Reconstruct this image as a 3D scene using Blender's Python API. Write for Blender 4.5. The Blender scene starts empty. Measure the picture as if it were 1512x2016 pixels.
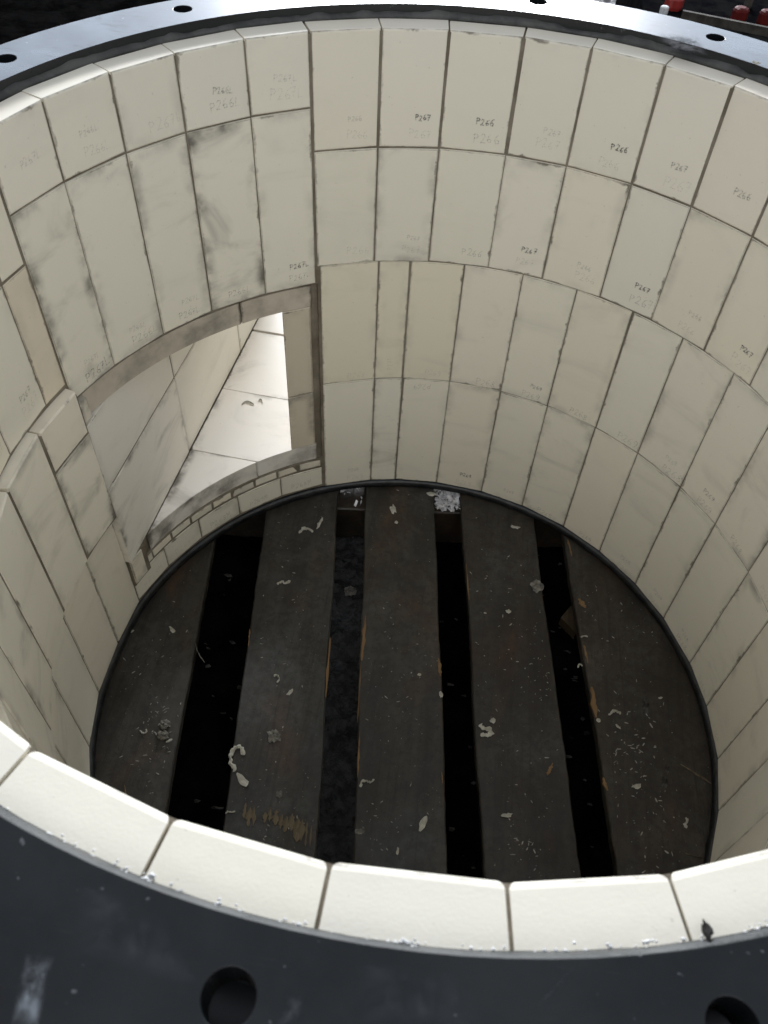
import bpy, bmesh, math, random
from mathutils import Vector, Matrix, noise

random.seed(11)
S = 0.6            # metres per unit; one unit is the inner radius of the lining
ZG = -1.93         # ground level in units, measured from the top of the lining
sc = bpy.context.scene
col = sc.collection
rad = math.radians

def W(x, y, z):
    return Vector((x * S, y * S, (z - ZG) * S))

# ------------------------------------------------------------------ camera
cd = bpy.data.cameras.new("camera")
cam = bpy.data.objects.new("camera", cd)
col.objects.link(cam)
C = (0.0, -1.24039, 0.80239)
fw = Vector((-0.0528382, 0.63933416, -0.76711144))
rt = Vector((0.9910918, 0.12761632, 0.0380935))
up = Vector((-0.12225042, 0.75826506, 0.64038186))
M = Matrix((rt, up, -fw)).transposed().to_4x4()
M.translation = W(*C)
cam.matrix_world = M
cd.sensor_fit = 'VERTICAL'
cd.sensor_height = 36
cd.sensor_width = 27
cd.lens = 1631.65 / 2016 * 36
cd.clip_start = 0.02
cd.clip_end = 500
cd.dof.use_dof = True
cd.dof.focus_distance = 1.62
cd.dof.aperture_fstop = cd.lens / 2.2
sc.camera = cam
F_PX = 1631.65

# ------------------------------------------------------------------ light
wd = bpy.data.worlds.new("World")
sc.world = wd
wd.use_nodes = True
wd.node_tree.nodes["Background"].inputs[0].default_value = (0.86, 0.905, 1.0, 1)
wd.node_tree.nodes["Background"].inputs[1].default_value = 0.46

def area_lamp(name, az, el, dist, sx, sy, power, colour):
    ld = bpy.data.lights.new(name, 'AREA')
    ld.shape = 'RECTANGLE'
    ld.size, ld.size_y = sx * S, sy * S
    ld.energy = power
    ld.color = colour
    o = bpy.data.objects.new(name, ld)
    a, e = rad(az), rad(el)
    d = Vector((math.sin(a) * math.cos(e), math.cos(a) * math.cos(e), math.sin(e)))
    o.location = W(0, 0, 0) + d * dist * S
    o.rotation_euler = d.to_track_quat('Z', 'Y').to_euler()
    col.objects.link(o)
    return o

# the shed's open doorway behind the vessel, and the wide soft light round it
area_lamp("doorway_light", -4, 18.5, 30, 10, 3.2, 4200, (0.94, 0.96, 1.0))
area_lamp("wide_opening_light", -16, 17, 30, 50, 6.5, 2000, (0.70, 0.82, 1.0))

# unseen soft fill, added on the camera side to lift the far wall
area_lamp("camera_side_fill", 178, 47, 30, 44, 14, 740, (0.92, 0.95, 1.0))

sc.view_settings.view_transform = 'Standard'
sc.view_settings.look = 'None'
sc.view_settings.exposure = 0.13
sc.view_settings.gamma = 1.0
sc.view_settings.use_curve_mapping = False
sc.render.engine = 'CYCLES'
sc.cycles.max_bounces = 12
sc.cycles.diffuse_bounces = 8

# ------------------------------------------------------------------ helpers
ABS = {}

def px(x, y, z):
    """point of the plane z (units) that the photograph shows at pixel x, y"""
    d = fw + rt * ((x - 756) / F_PX) - up * ((y - 1008) / F_PX)
    t = (z - C[2]) / d.z
    return (C[0] + d.x * t, C[1] + d.y * t, z)

def pol(r, a, z):
    a = rad(a)
    return (r * math.sin(a), r * math.cos(a), z)

def tag(o, label=None, cat=None, group=None, kind=None):
    if label: o['label'] = label
    if cat: o['category'] = cat
    if group: o['group'] = group
    if kind: o['kind'] = kind
    return o

def empty(name, p):
    o = bpy.data.objects.new(name, None)
    o.empty_display_size = 0.1
    o.location = W(*p)
    col.objects.link(o)
    ABS[o] = W(*p)
    return o

def mk(name, verts, faces, mat, parent=None, origin=None, smooth=False, uvs=None, dims=None):
    w = [W(*v) for v in verts]
    if origin is None:
        lo = Vector((min(v[i] for v in w) for i in range(3)))
        hi = Vector((max(v[i] for v in w) for i in range(3)))
        c = (lo + hi) / 2
    else:
        c = W(*origin)
    me = bpy.data.meshes.new(name)
    me.from_pydata([v - c for v in w], [], faces)
    if uvs:
        l = me.uv_layers.new(name="UVMap")
        for i, lp in enumerate(me.loops):
            l.data[i].uv = uvs[lp.vertex_index]
    if dims:
        l = me.uv_layers.new(name="dim")
        for i in range(len(me.loops)):
            l.data[i].uv = dims
    me.materials.append(mat)
    if smooth:
        for f in me.polygons: f.use_smooth = True
    me.update()
    o = bpy.data.objects.new(name, me)
    col.objects.link(o)
    ABS[o] = c.copy()
    if parent:
        o.parent = parent
        o.location = c - ABS[parent]
    else:
        o.location = c
    return o

def fix(o):
    bm = bmesh.new(); bm.from_mesh(o.data)
    bmesh.ops.recalc_face_normals(bm, faces=bm.faces)
    bm.to_mesh(o.data); bm.free()
    return o

def bevel(o, w, seg=1):
    m = o.modifiers.new("bevel", 'BEVEL')
    m.width = w; m.segments = seg; m.limit_method = 'ANGLE'; m.angle_limit = rad(35)
    return o

# ------------------------------------------------------------------ materials
def mat(name):
    m = bpy.data.materials.new(name)
    m.use_nodes = True
    nt = m.node_tree
    return m, nt, nt.nodes["Principled BSDF"]

class N:
    def __init__(s, nt): s.nt = nt
    def n(s, t, **k):
        nd = s.nt.nodes.new(t)
        for a, b in k.items(): setattr(nd, a, b)
        return nd
    def l(s, a, b): s.nt.links.new(a, b)
    def math(s, op, a, b=None, clamp=False):
        nd = s.n('ShaderNodeMath', operation=op); nd.use_clamp = clamp
        for i, v in enumerate((a, b)):
            if v is None: continue
            if isinstance(v, (int, float)): nd.inputs[i].default_value = v
            else: s.l(v, nd.inputs[i])
        return nd.outputs[0]
    def noise(s, vec, scale, detail=4, rough=.55, dist=0):
        nd = s.n('ShaderNodeTexNoise')
        nd.inputs['Scale'].default_value = scale
        nd.inputs['Detail'].default_value = detail
        nd.inputs['Roughness'].default_value = rough
        nd.inputs['Distortion'].default_value = dist
        s.l(vec, nd.inputs['Vector'])
        return nd.outputs[0]
    def ramp(s, f, a, b, ca=0.0, cb=1.0):
        nd = s.n('ShaderNodeMapRange'); nd.interpolation_type = 'SMOOTHSTEP'
        s.l(f, nd.inputs[0])
        nd.inputs[1].default_value = a; nd.inputs[2].default_value = b
        nd.inputs[3].default_value = ca; nd.inputs[4].default_value = cb
        return nd.outputs[0]
    def mix(s, f, a, b, mode='MIX'):
        nd = s.n('ShaderNodeMix', data_type='RGBA', blend_type=mode)
        if isinstance(f, (int, float)): nd.inputs[0].default_value = f
        else: s.l(f, nd.inputs[0])
        for i, v in ((6, a), (7, b)):
            if isinstance(v, tuple): nd.inputs[i].default_value = (*v, 1) if len(v) == 3 else v
            else: s.l(v, nd.inputs[i])
        return nd.outputs[2]
    def scale(s, vec, sx, sy, sz):
        nd = s.n('ShaderNodeMapping'); nd.inputs['Scale'].default_value = (sx, sy, sz)
        s.l(vec, nd.inputs[0]); return nd.outputs[0]
    def bump(s, h, strength, dist, bsdf):
        nd = s.n('ShaderNodeBump'); nd.inputs['Strength'].default_value = strength
        nd.inputs['Distance'].default_value = dist
        s.l(h, nd.inputs['Height']); s.l(nd.outputs[0], bsdf.inputs['Normal'])

def tile_material():
    m, nt, b = mat("ivory_ceramic"); g = N(nt)
    tc = g.n('ShaderNodeTexCoord'); oi = g.n('ShaderNodeObjectInfo')
    off = g.n('ShaderNodeVectorMath', operation='ADD')
    mul = g.math('MULTIPLY', oi.outputs['Random'], 37.0)
    g.l(tc.outputs['Object'], off.inputs[0]); g.l(mul, off.inputs[1])
    P = off.outputs[0]
    uv = g.n('ShaderNodeUVMap', uv_map="UVMap"); dm = g.n('ShaderNodeUVMap', uv_map="dim")
    su = g.n('ShaderNodeSeparateXYZ'); sd = g.n('ShaderNodeSeparateXYZ')
    g.l(uv.outputs[0], su.inputs[0]); g.l(dm.outputs[0], sd.inputs[0])
    u, v = su.outputs[0], su.outputs[1]
    du = g.math('MULTIPLY', g.math('MINIMUM', u, g.math('SUBTRACT', 1.0, u)), sd.outputs[0])
    dv = g.math('MULTIPLY', g.math('MINIMUM', v, g.math('SUBTRACT', 1.0, v)), sd.outputs[1])
    ed = g.math('MINIMUM', du, dv)
    grime = oi.outputs['Alpha']
    # ragged mortar smear along the joints
    n1 = g.noise(P, 26, 5, .65)
    n2 = g.noise(P, 160, 3, .6)
    w = g.math('MULTIPLY', g.ramp(n1, .50, .80), .0052)
    w = g.math('ADD', w, g.math('MULTIPLY', n2, .0012))
    smear = g.ramp(g.math('SUBTRACT', ed, w), -.0012, .0022, 1.0, 0.0)
    smear = g.math('MULTIPLY', smear, g.ramp(g.noise(P, 45, 3), .35, .65, .25, .85))
    # soft grey film spreading from the joints, and wiped smudges
    film = g.math('MULTIPLY', g.ramp(ed, 0, .022, 1.0, 0.0), g.ramp(g.noise(P, 14, 4, .6), .42, .75))
    Pm = g.scale(P, 3.2, 3.2, 9.0)
    smud = g.ramp(g.noise(Pm, 1.5, 5, .58, .8), .50, .84)
    spots = g.ramp(g.noise(P, 9.0, 4, .6, .5), .62, .80)
    dirt = g.math('ADD', g.math('MULTIPLY', smud, .75), g.math('MULTIPLY', spots, .55))
    dirt = g.math('ADD', dirt, g.math('MULTIPLY', film, 1.25))
    dirt = g.math('MULTIPLY', dirt, grime, True)
    fine = g.noise(P, 420, 2, .5)
    speck = g.ramp(g.noise(P, 210, 1, .5), .74, .80)
    mott = g.ramp(g.noise(P, 5.5, 3, .5), .3, .7)
    base = g.mix(mott, (.866, .817, .694), (.878, .823, .692))
    base = g.mix(1.0, base, oi.outputs['Color'], 'MULTIPLY')
    c = g.mix(dirt, base, (.20, .185, .16))
    c = g.mix(smear, c, (.13, .108, .078))
    c = g.mix(g.math('MULTIPLY', speck, .22), c, (.30, .26, .21))
    g.l(c, b.inputs['Base Color'])
    g.l(g.ramp(g.noise(P, 30, 3), .3, .7, .38, .55), b.inputs['Roughness'])
    b.inputs['Specular IOR Level'].default_value = .4
    h = g.math('ADD', g.math('MULTIPLY', fine, .25), g.math('MULTIPLY', g.noise(P, 24, 3), 1.0))
    h = g.math('SUBTRACT', h, g.math('MULTIPLY', speck, .15))
    g.bump(h, .20, .002, b)
    return m

def simple(name, c0, c1, scale, rough, bumps=.3, bd=.002, spec=.3, metal=0, lo=.35, hi=.65, stretch=(1, 1, 1)):
    m, nt, b = mat(name); g = N(nt)
    tc = g.n('ShaderNodeTexCoord')
    P = g.scale(tc.outputs['Object'], *stretch)
    n = g.noise(P, scale, 6, .62, .3)
    g.l(g.mix(g.ramp(n, lo, hi), c0, c1), b.inputs['Base Color'])
    b.inputs['Roughness'].default_value = rough
    b.inputs['Specular IOR Level'].default_value = spec
    b.inputs['Metallic'].default_value = metal
    if bumps: g.bump(g.noise(P, scale * 3, 6, .65), bumps, bd, b)
    return m

def steel_material():
    m, nt, b = mat("dark_flange_steel"); g = N(nt)
    tc = g.n('ShaderNodeTexCoord'); P = tc.outputs['Object']
    n = g.noise(P, 6, 6, .65, .4)
    fine = g.noise(P, 90, 4, .6)
    dust = g.ramp(g.noise(P, 17, 6, .7, .6), .60, .78)
    speck = g.ramp(g.noise(P, 130, 2, .5), .71, .76)
    c = g.mix(g.ramp(n, .3, .7), (.007, .0085, .010), (.014, .016, .017))
    c = g.mix(g.math('MULTIPLY', dust, .22), c, (.22, .24, .27))
    c = g.mix(g.math('MULTIPLY', speck, .3), c, (.25, .26, .27))
    g.l(c, b.inputs['Base Color'])
    r = g.math('ADD', g.ramp(n, .3, .7, .26, .36), g.math('MULTIPLY', dust, .22))
    # brushed scratches
    Ps = g.scale(P, 9, 120, 9)
    scr = g.ramp(g.noise(Ps, 3, 3, .6, .2), .62, .74)
    r = g.math('ADD', r, g.math('MULTIPLY', scr, .12))
    g.l(r, b.inputs['Roughness'])
    b.inputs['Specular IOR Level'].default_value = .36
    g.bump(g.math('ADD', g.math('MULTIPLY', n, .6), g.math('MULTIPLY', fine, .12)), .10, .003, b)
    return m

def board_material():
    m, nt, b = mat("oily_grey_pallet_wood"); g = N(nt)
    tc = g.n('ShaderNodeTexCoord'); oi = g.n('ShaderNodeObjectInfo')
    off = g.n('ShaderNodeVectorMath', operation='ADD')
    g.l(tc.outputs['Object'], off.inputs[0]); g.l(g.math('MULTIPLY', oi.outputs['Random'], 53.0), off.inputs[1])
    P = off.outputs[0]
    grain = g.noise(g.scale(P, 1, .035, 1), 130, 5, .6, .4)
    streak = g.noise(g.scale(P, 1, .10, 1), 22, 5, .6, .6)
    blot = g.noise(P, 5.5, 6, .65, .6)
    rust = g.ramp(g.noise(g.scale(P, 1, .40, 1), 7, 6, .68, .5), .50, .72)
    dust = g.math('MULTIPLY', g.ramp(g.noise(P, 4.5, 7, .72, .6), .38, .70), g.ramp(g.noise(P, 34, 6, .75, .5), .36, .64, .35, 1.0))
    sp = g.ramp(g.noise(P, 330, 2, .5), .72, .77)
    c = g.mix(g.ramp(streak, .3, .7), (.026, .023, .019), (.052, .047, .039))
    c = g.mix(g.math('MULTIPLY', rust, .65), c, (.105, .055, .028))
    c = g.mix(g.math('MULTIPLY', g.ramp(blot, .50, .72), .75), c, (.014, .013, .012))
    c = g.mix(g.math('MULTIPLY', dust, .70), c, (.10, .105, .105))
    c = g.mix(g.math('MULTIPLY', g.ramp(grain, .52, .72), .42), c, (.012, .010, .008))
    c = g.mix(g.math('MULTIPLY', g.ramp(g.noise(P, 60, 6, .78, .4), .46, .62), .5), c, (.017, .016, .014))
    c = g.mix(g.math('MULTIPLY', sp, .5), c, (.20, .19, .17))
    c = g.mix(1.0, c, oi.outputs['Color'], 'MULTIPLY')
    c = g.mix(1.0, c, (.80, .78, .75), 'MULTIPLY')
    g.l(c, b.inputs['Base Color'])
    g.l(g.ramp(blot, .35, .7, .58, .36), b.inputs['Roughness'])
    b.inputs['Specular IOR Level'].default_value = .42
    h = g.math('ADD', g.math('MULTIPLY', grain, .8), g.math('MULTIPLY', g.noise(P, 40, 5, .65), .9))
    g.bump(h, .35, .0025, b)
    return m

def mark_material(name, c, alpha):
    m, nt, b = mat(name); g = N(nt)
    tc = g.n('ShaderNodeTexCoord')
    n = g.ramp(g.noise(tc.outputs['Object'], 260, 3, .6), .36, .62, alpha * .25, alpha)
    b.inputs['Base Color'].default_value = (*c, 1)
    b.inputs['Roughness'].default_value = .7
    g.l(n, b.inputs['Alpha'])
    return m

M_TILE = tile_material()
M_MORTAR = simple("brown_mortar", (.16, .135, .102), (.27, .235, .185), 14, .9, .6, .004, .15)
M_STEEL = steel_material()
M_SHELL = simple("black_shell_steel", (.018, .020, .022), (.035, .037, .040), 9, .5, .25)
M_RING = simple("wet_black_ring", (.012, .013, .014), (.03, .033, .035), 30, .34, .5, .003, .5)
M_SEAL = simple("grey_sealant", (.040, .042, .040), (.095, .095, .088), 16, .55, .6, .004, .4)
M_CRUMB = simple("white_crumbs", (.55, .56, .56), (.78, .78, .76), 60, .8, .4)
M_BOARD = board_material()
M_RAW = simple("raw_split_wood", (.16, .095, .045), (.30, .20, .10), 30, .75, .5, .002, .2, stretch=(1, .08, 1))
M_SCRAPE = simple("scraped_wood", (.075, .060, .040), (.23, .185, .12), 40, .75, .5, .002, .2, stretch=(1, .1, 1))
M_FLAKE = simple("dried_mortar_flake", (.33, .32, .27), (.52, .51, .45), 60, .85, .5, .001, .2)
M_LUMP = simple("grey_lump", (.10, .097, .085), (.27, .26, .23), 55, .9, .8, .003, .15)
M_DARKLUMP = simple("dark_bark", (.02, .018, .016), (.09, .085, .078), 55, .85, .8, .003, .2)
M_SOIL = simple("oily_soil_in_shade", (.0018, .0018, .0018), (.005, .0049, .0048), 9, .9, .9, .010, .0)  # dark soil, with the shade over the ground put into its near-black
M_SLUDGE = simple("grey_wet_sludge", (.008, .008, .009), (.060, .060, .064), 42, .24, 1.0, .008, .7)
M_SPECK = simple("dull_chip", (.20, .195, .17), (.40, .39, .35), 60, .85, .3, .001, .2)
M_DUST = None
M_GRAVEL = simple("grey_gravel", (.25, .25, .26), (.55, .55, .56), 45, .8, .9, .02, .3)
M_SWARF = simple("pale_scraps", (.55, .55, .57), (.85, .85, .87), 45, .45, .4, .002, .5)  # whitened to stand in for direct light that misses the scraps
M_BLACK = simple("black_machine_paint", (.004, .004, .005), (.010, .010, .010), 12, .9, .3, .002, .0)
M_RED = simple("red_plastic", (.20, .018, .015), (.32, .032, .026), 12, .45, .1, .002, .4)
M_SHADEDRED = simple("shaded_red_plastic", (.07, .008, .007), (.13, .014, .012), 12, .6, .1, .002, .1)  # same red plastic, darkened in colour for the caps in shade
M_GREYM = simple("worn_grey_metal", (.04, .036, .030), (.09, .08, .066), 20, .7, .3, .002, .1)
INK = [mark_material("ink_%s" % k, (.045, .042, .050), a) for k, a in (("faint", .09), ("mid", .21), ("dark", .42))]
PEN = [mark_material("pencil_%s" % k, (.13, .12, .11), a) for k, a in (("faint", .09), ("mid", .19), ("dark", .38))]

# ------------------------------------------------------------------ ground
def make_ground():
    xs = [-70, -40, -22, -12, -7, -4.5, -3, -2.2, -1.7] + [-1.4 + i * 2.9 / 150 for i in range(151)] + [1.8, 2.3, 3, 4.5, 7, 12, 22, 40, 70]
    vs = []; n = len(xs)
    for y in xs:
        for x in xs:
            z = ZG
            if abs(x) < 1.7 and abs(y) < 1.7:
                q = Vector((x * 3.2, y * 3.2, 0))
                z += noise.fractal(q, .9, 2.1, 6) * .018 + max(0, noise.noise(q * 3.7) - .25) * .05
            vs.append((x, y, z))
    fs = [(j * n + i, j * n + i + 1, (j + 1) * n + i + 1, (j + 1) * n + i) for j in range(n - 1) for i in range(n - 1)]
    o = mk("ground", vs, fs, M_SOIL, origin=(0, 0, ZG), smooth=True)
    tag(o, "black oily bare ground under the pallet, shade put into its colour", "ground", kind="structure")
make_ground()

def make_gravel():
    vs = []; fs = []
    nx, ny = 150, 90
    for j in range(ny + 1):
        for i in range(nx + 1):
            x = -1.3 + i * 5.4 / nx; y = 6.3 + j * 3.2 / ny
            e = min(i, nx - i, j, ny - j)
            q = Vector((x * 14, y * 14, 3))
            vs.append((x + noise.noise(q * 2) * .02, y, ZG + .012 + (0 if e == 0 else max(-.008, noise.noise(q) * .035 + noise.noise(q * 2.3) * .02))))
    n = nx + 1
    fs = [(j * n + i, j * n + i + 1, (j + 1) * n + i + 1, (j + 1) * n + i) for j in range(ny) for i in range(nx)]
    o = mk("gravel", vs, fs, M_GRAVEL)
    tag(o, "pale sunlit gravel beyond the far flange", "gravel", kind="stuff")
make_gravel()

# ------------------------------------------------------------------ vessel
vessel = empty("lined_vessel", (0, 0, -1.695))
tag(vessel, "round black steel vessel lined inside with cream ceramic tiles, standing on the pallet", "vessel")
A_OP0, A_OP1 = -74.5, -25.1       # the inlet opening
Z_OP0, Z_OP1 = -1.50, -.72

def ring_sector(vs, fs, r0, r1, a0, a1, z0, z1, step=2.5):
    n = max(1, round((a1 - a0) / step)); b = len(vs)
    for i in range(n + 1):
        a = a0 + (a1 - a0) * i / n
        vs += [pol(r0, a, z0), pol(r1, a, z0), pol(r1, a, z1), pol(r0, a, z1)]
    for i in range(n):
        p = b + i * 4; q = p + 4
        for k in range(4):
            fs.append((p + k, p + (k + 1) % 4, q + (k + 1) % 4, q + k))
    fs.append((b, b + 3, b + 2, b + 1)); e = b + n * 4; fs.append((e, e + 1, e + 2, e + 3))

# flange with 16 bolt holes
def make_flange(name, r0, r1, zt, zb, rc, rh, a_off, m):
    bm = bmesh.new(); loops = []
    def loop(pts):
        v = [bm.verts.new(p) for p in pts]; loops.append(v)
        return [bm.edges.new((v[i], v[(i + 1) % len(v)])) for i in range(len(v))]
    ed = loop([pol(r1, i * 2, zt) for i in range(180)]) + loop([pol(r0, i * 2, zt) for i in range(180)])
    for k in range(16):
        a_h = a_off + 22.5 * k; a_h = {8: 185.7, 7: 164.8, 14: 320.5, 13: 297.6}.get(k, a_h)
        cx, cy, _ = pol(rc + .012 * math.cos(rad(a_h)), a_h, 0)
        ed += loop([(cx + rh * math.cos(t * math.pi / 16), cy + rh * math.sin(t * math.pi / 16), zt) for t in range(32)])
    bmesh.ops.triangle_fill(bm, use_beauty=True, use_dissolve=False, edges=ed, normal=(0, 0, 1))
    bm.verts.index_update()
    vs = [tuple(v.co) for v in bm.verts]; n = len(vs)
    fs = []
    for f in bm.faces:
        idx = [v.index for v in f.verts]
        if f.normal.z < 0: idx.reverse()
        fs.append(tuple(idx)); fs.append(tuple(n + i for i in reversed(idx)))
    for lp in loops:
        ids = [v.index for v in lp]
        for i in range(len(ids)):
            a, b = ids[i], ids[(i + 1) % len(ids)]
            fs.append((a, b, n + b, n + a))
    vs += [(x, y, zb) for x, y, z in vs]
    bm.free()
    o = fix(mk(name, vs, fs, m, vessel))
    bevel(o, .0007, 2)
    return o
flange = make_flange("flange", 1.071, 1.216, .030, -.025, 1.143, .0225, 5.9, M_STEEL)
flange['label'] = "dark blue-grey steel flange with bolt holes"

def dusty(name, c, a0, a1, sx, lo, hi):
    m, nt, b = mat(name); g = N(nt); tc = g.n('ShaderNodeTexCoord')
    uv = g.n('ShaderNodeUVMap', uv_map="UVMap"); sp = g.n('ShaderNodeSeparateXYZ'); g.l(uv.outputs[0], sp.inputs[0])
    e = g.math('MINIMUM', g.math('MINIMUM', sp.outputs[0], g.math('SUBTRACT', 1.0, sp.outputs[0])), g.math('MINIMUM', sp.outputs[1], g.math('SUBTRACT', 1.0, sp.outputs[1])))
    n = g.ramp(g.noise(tc.outputs['Object'], sx, 6, .7, .5), lo, hi)
    g.l(g.math('MULTIPLY', g.math('MULTIPLY', n, g.ramp(e, 0, .35)), a1), b.inputs['Alpha'])
    b.inputs['Base Color'].default_value = (*c, 1); b.inputs['Roughness'].default_value = .9
    return m
def smear_patch(pts, m, name):
    v = [px(x, y, .0306) for x, y in pts]
    o = mk(name, v, [(0, 1, 2, 3)], m, flange, uvs=[(0, 0), (1, 0), (1, 1), (0, 1)])
    return o
M_CHALK = dusty("chalky_dust", (.50, .55, .60), 0, .42, 38, .36, .70)
smear_patch([(15, 2025), (75, 2035), (110, 1880), (50, 1870)], M_CHALK, "chalk_smear")
smear_patch([(1290, 62), (1300, 100), (1400, 112), (1380, 72)], dusty("dark_scuff", (.02, .02, .025), 0, .8, 60, .35, .6), "dark_scuff")
M_HAZE = dusty("dusty_film", (.22, .25, .29), 0, .17, 16, .40, .75)
smear_patch([(150, 1730), (330, 1800), (420, 1960), (130, 1880)], M_HAZE, "dust_film")
smear_patch([(700, 1890), (1000, 1900), (980, 2030), (690, 2020)], M_HAZE, "dust_film")
smear_patch([(1050, 1985), (1056, 1989), (1142, 1897), (1136, 1893)], M_HAZE, "scratch")
# steel shell and mortar bed, open at the inlet
for nm, r0, r1, zt, zb, m in (("shell", 1.0735, 1.11, -.0265, -1.690, M_SHELL), ("mortar_bed", 1.0013, 1.0725, -.006, -1.658, M_MORTAR)):
    vs, fs = [], []
    ring_sector(vs, fs, r0, r1, A_OP1, 360 + A_OP0, zb, zt)
    ring_sector(vs, fs, r0, r1, A_OP0, A_OP1, Z_OP1, zt)
    ring_sector(vs, fs, r0, r1, A_OP0, A_OP1, zb, Z_OP0)
    fix(mk(nm, vs, fs, m, vessel))
vs, fs = [], []
ring_sector(vs, fs, 1.003, 1.0725, 0, 180, -1.694, -1.664, 2); ring_sector(vs, fs, 1.003, 1.0725, 180, 360, -1.694, -1.664, 2)
bottom_ring = fix(mk("bottom_ring", vs, fs, M_RING, vessel))
# ragged sealant squeezed out along the foot of the lining
vs, fs = [], []
n = 420
for i in range(n):
    a = 360 * i / n
    k = noise.noise(Vector((a * .35, 3, 0))) * .004 + noise.noise(Vector((a * 1.3, 9, 0))) * .003
    q_ = a if a < 180 else a - 360
    rr = .986 if q_ < -84.5 else .986 + .014 * min(1, (q_ + 84.5) / 10) if q_ < -74.5 else 1.0
    vs += [pol(1.02, a, -1.688), pol(rr - .013 - k, a, -1.688 + k), pol(rr - .004 - k * .5, a, -1.668 + k), pol(1.02, a, -1.664)]
for i in range(n):
    p = i * 4; q = ((i + 1) % n) * 4
    for k in range(4): fs.append((p + k, p + (k + 1) % 4, q + (k + 1) % 4, q + k))
fix(mk("foot_sealant", vs, fs, M_RING, vessel, smooth=True))

# sealant smeared up the inner face of the flange
vs, fs = [], []
n = 400
for i in range(n):
    a = 360 * i / n
    k = noise.noise(Vector((a * .12, 1, 0))) * .5 + noise.noise(Vector((a * .5, 5, 0))) * .3
    h = max(.003, .012 + k * .020)
    vs += [pol(1.0725, a, -.010), pol(1.060 - .003 * k, a, .0012), pol(1.0635, a, .0030 + h * .3), pol(1.0700, a, .001 + min(h, .026)), pol(1.0725, a, .001 + min(h, .026))]
for i in range(n):
    p = i * 5; q = ((i + 1) % n) * 5
    for k in range(5): fs.append((p + k, p + (k + 1) % 5, q + (k + 1) % 5, q + k))
fix(mk("sealant_bead", vs, fs, M_SEAL, vessel, smooth=True))

# white mortar crumbs along the outer edge of the near tile tops
vs, fs = [], []
def crumb(vs, fs, c, s, rnd):
    b = len(vs)
    for d in ((1, 0, 0), (0, 1, 0), (-1, 0, 0), (0, -1, 0), (0, 0, 1), (0, 0, -.6)):
        k = s * rnd.uniform(.5, 1.3)
        vs.append((c[0] + d[0] * k, c[1] + d[1] * k, c[2] + d[2] * k * .7))
    for i in range(4):
        fs.append((b + i, b + (i + 1) % 4, b + 4)); fs.append((b + (i + 1) % 4, b + i, b + 5))
rnd = random.Random(4)
for i in range(900):
    a = rnd.uniform(120, 250)
    dens = noise.noise(Vector((a * .4, 0, 7))) + .35
    if rnd.random() > dens * 1.3: continue
    c = pol(rnd.gauss(1.0605, .0022), a, .0025)
    crumb(vs, fs, c, rnd.uniform(.0006, .0026), rnd)
for a, s in ((191.5, .008), (187.6, .005), (193, .004), (166.8, .005), (168.6, .0045), (178, .004), (203, .005), (206, .004)):
    for k in range(6): crumb(vs, fs, pol(1.0605 + rnd.uniform(-.004, .004), a + rnd.uniform(-.35, .35), .004), s * rnd.uniform(.3, .6), rnd)
o = mk("mortar_crumbs", vs, fs, M_CRUMB, vessel); tag(o, "white mortar crumbs along the near rim", kind="stuff")

# ------------------------------------------------------------------ lettering
GL = {
 'P': [[(0, 0), (.03, .5), (.05, 1)], [(-.08, .9), (.1, 1.02), (.38, .96), (.5, .76), (.36, .56), (.05, .5)]],
 '2': [[(.02, .8), (.18, 1), (.42, .93), (.44, .7), (.22, .32), (0, .02), (.25, .06), (.52, 0)]],
 '6': [[(.44, .98), (.18, .75), (.03, .35), (.16, .02), (.42, .06), (.46, .32), (.26, .44), (.06, .3)]],
 '7': [[(0, .95), (.25, 1), (.5, .97), (.3, .5), (.18, 0)], [(.1, .5), (.48, .52)]],
 '8': [[(.25, .52), (.04, .74), (.24, 1), (.46, .78), (.25, .52), (.02, .22), (.24, 0), (.5, .2), (.25, .52)]],
 '9': [[(.46, .68), (.22, .5), (.03, .72), (.22, 1), (.45, .9), (.45, .5), (.34, .2), (.14, 0)]],
 '1': [[(.08, .78), (.26, 1), (.26, 0)]],
 'L': [[(.05, 1), (.02, .02), (.48, .04)]],
 'M': [[(0, 0), (.04, 1), (.25, .45), (.46, 1), (.5, 0)]],
}
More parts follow.
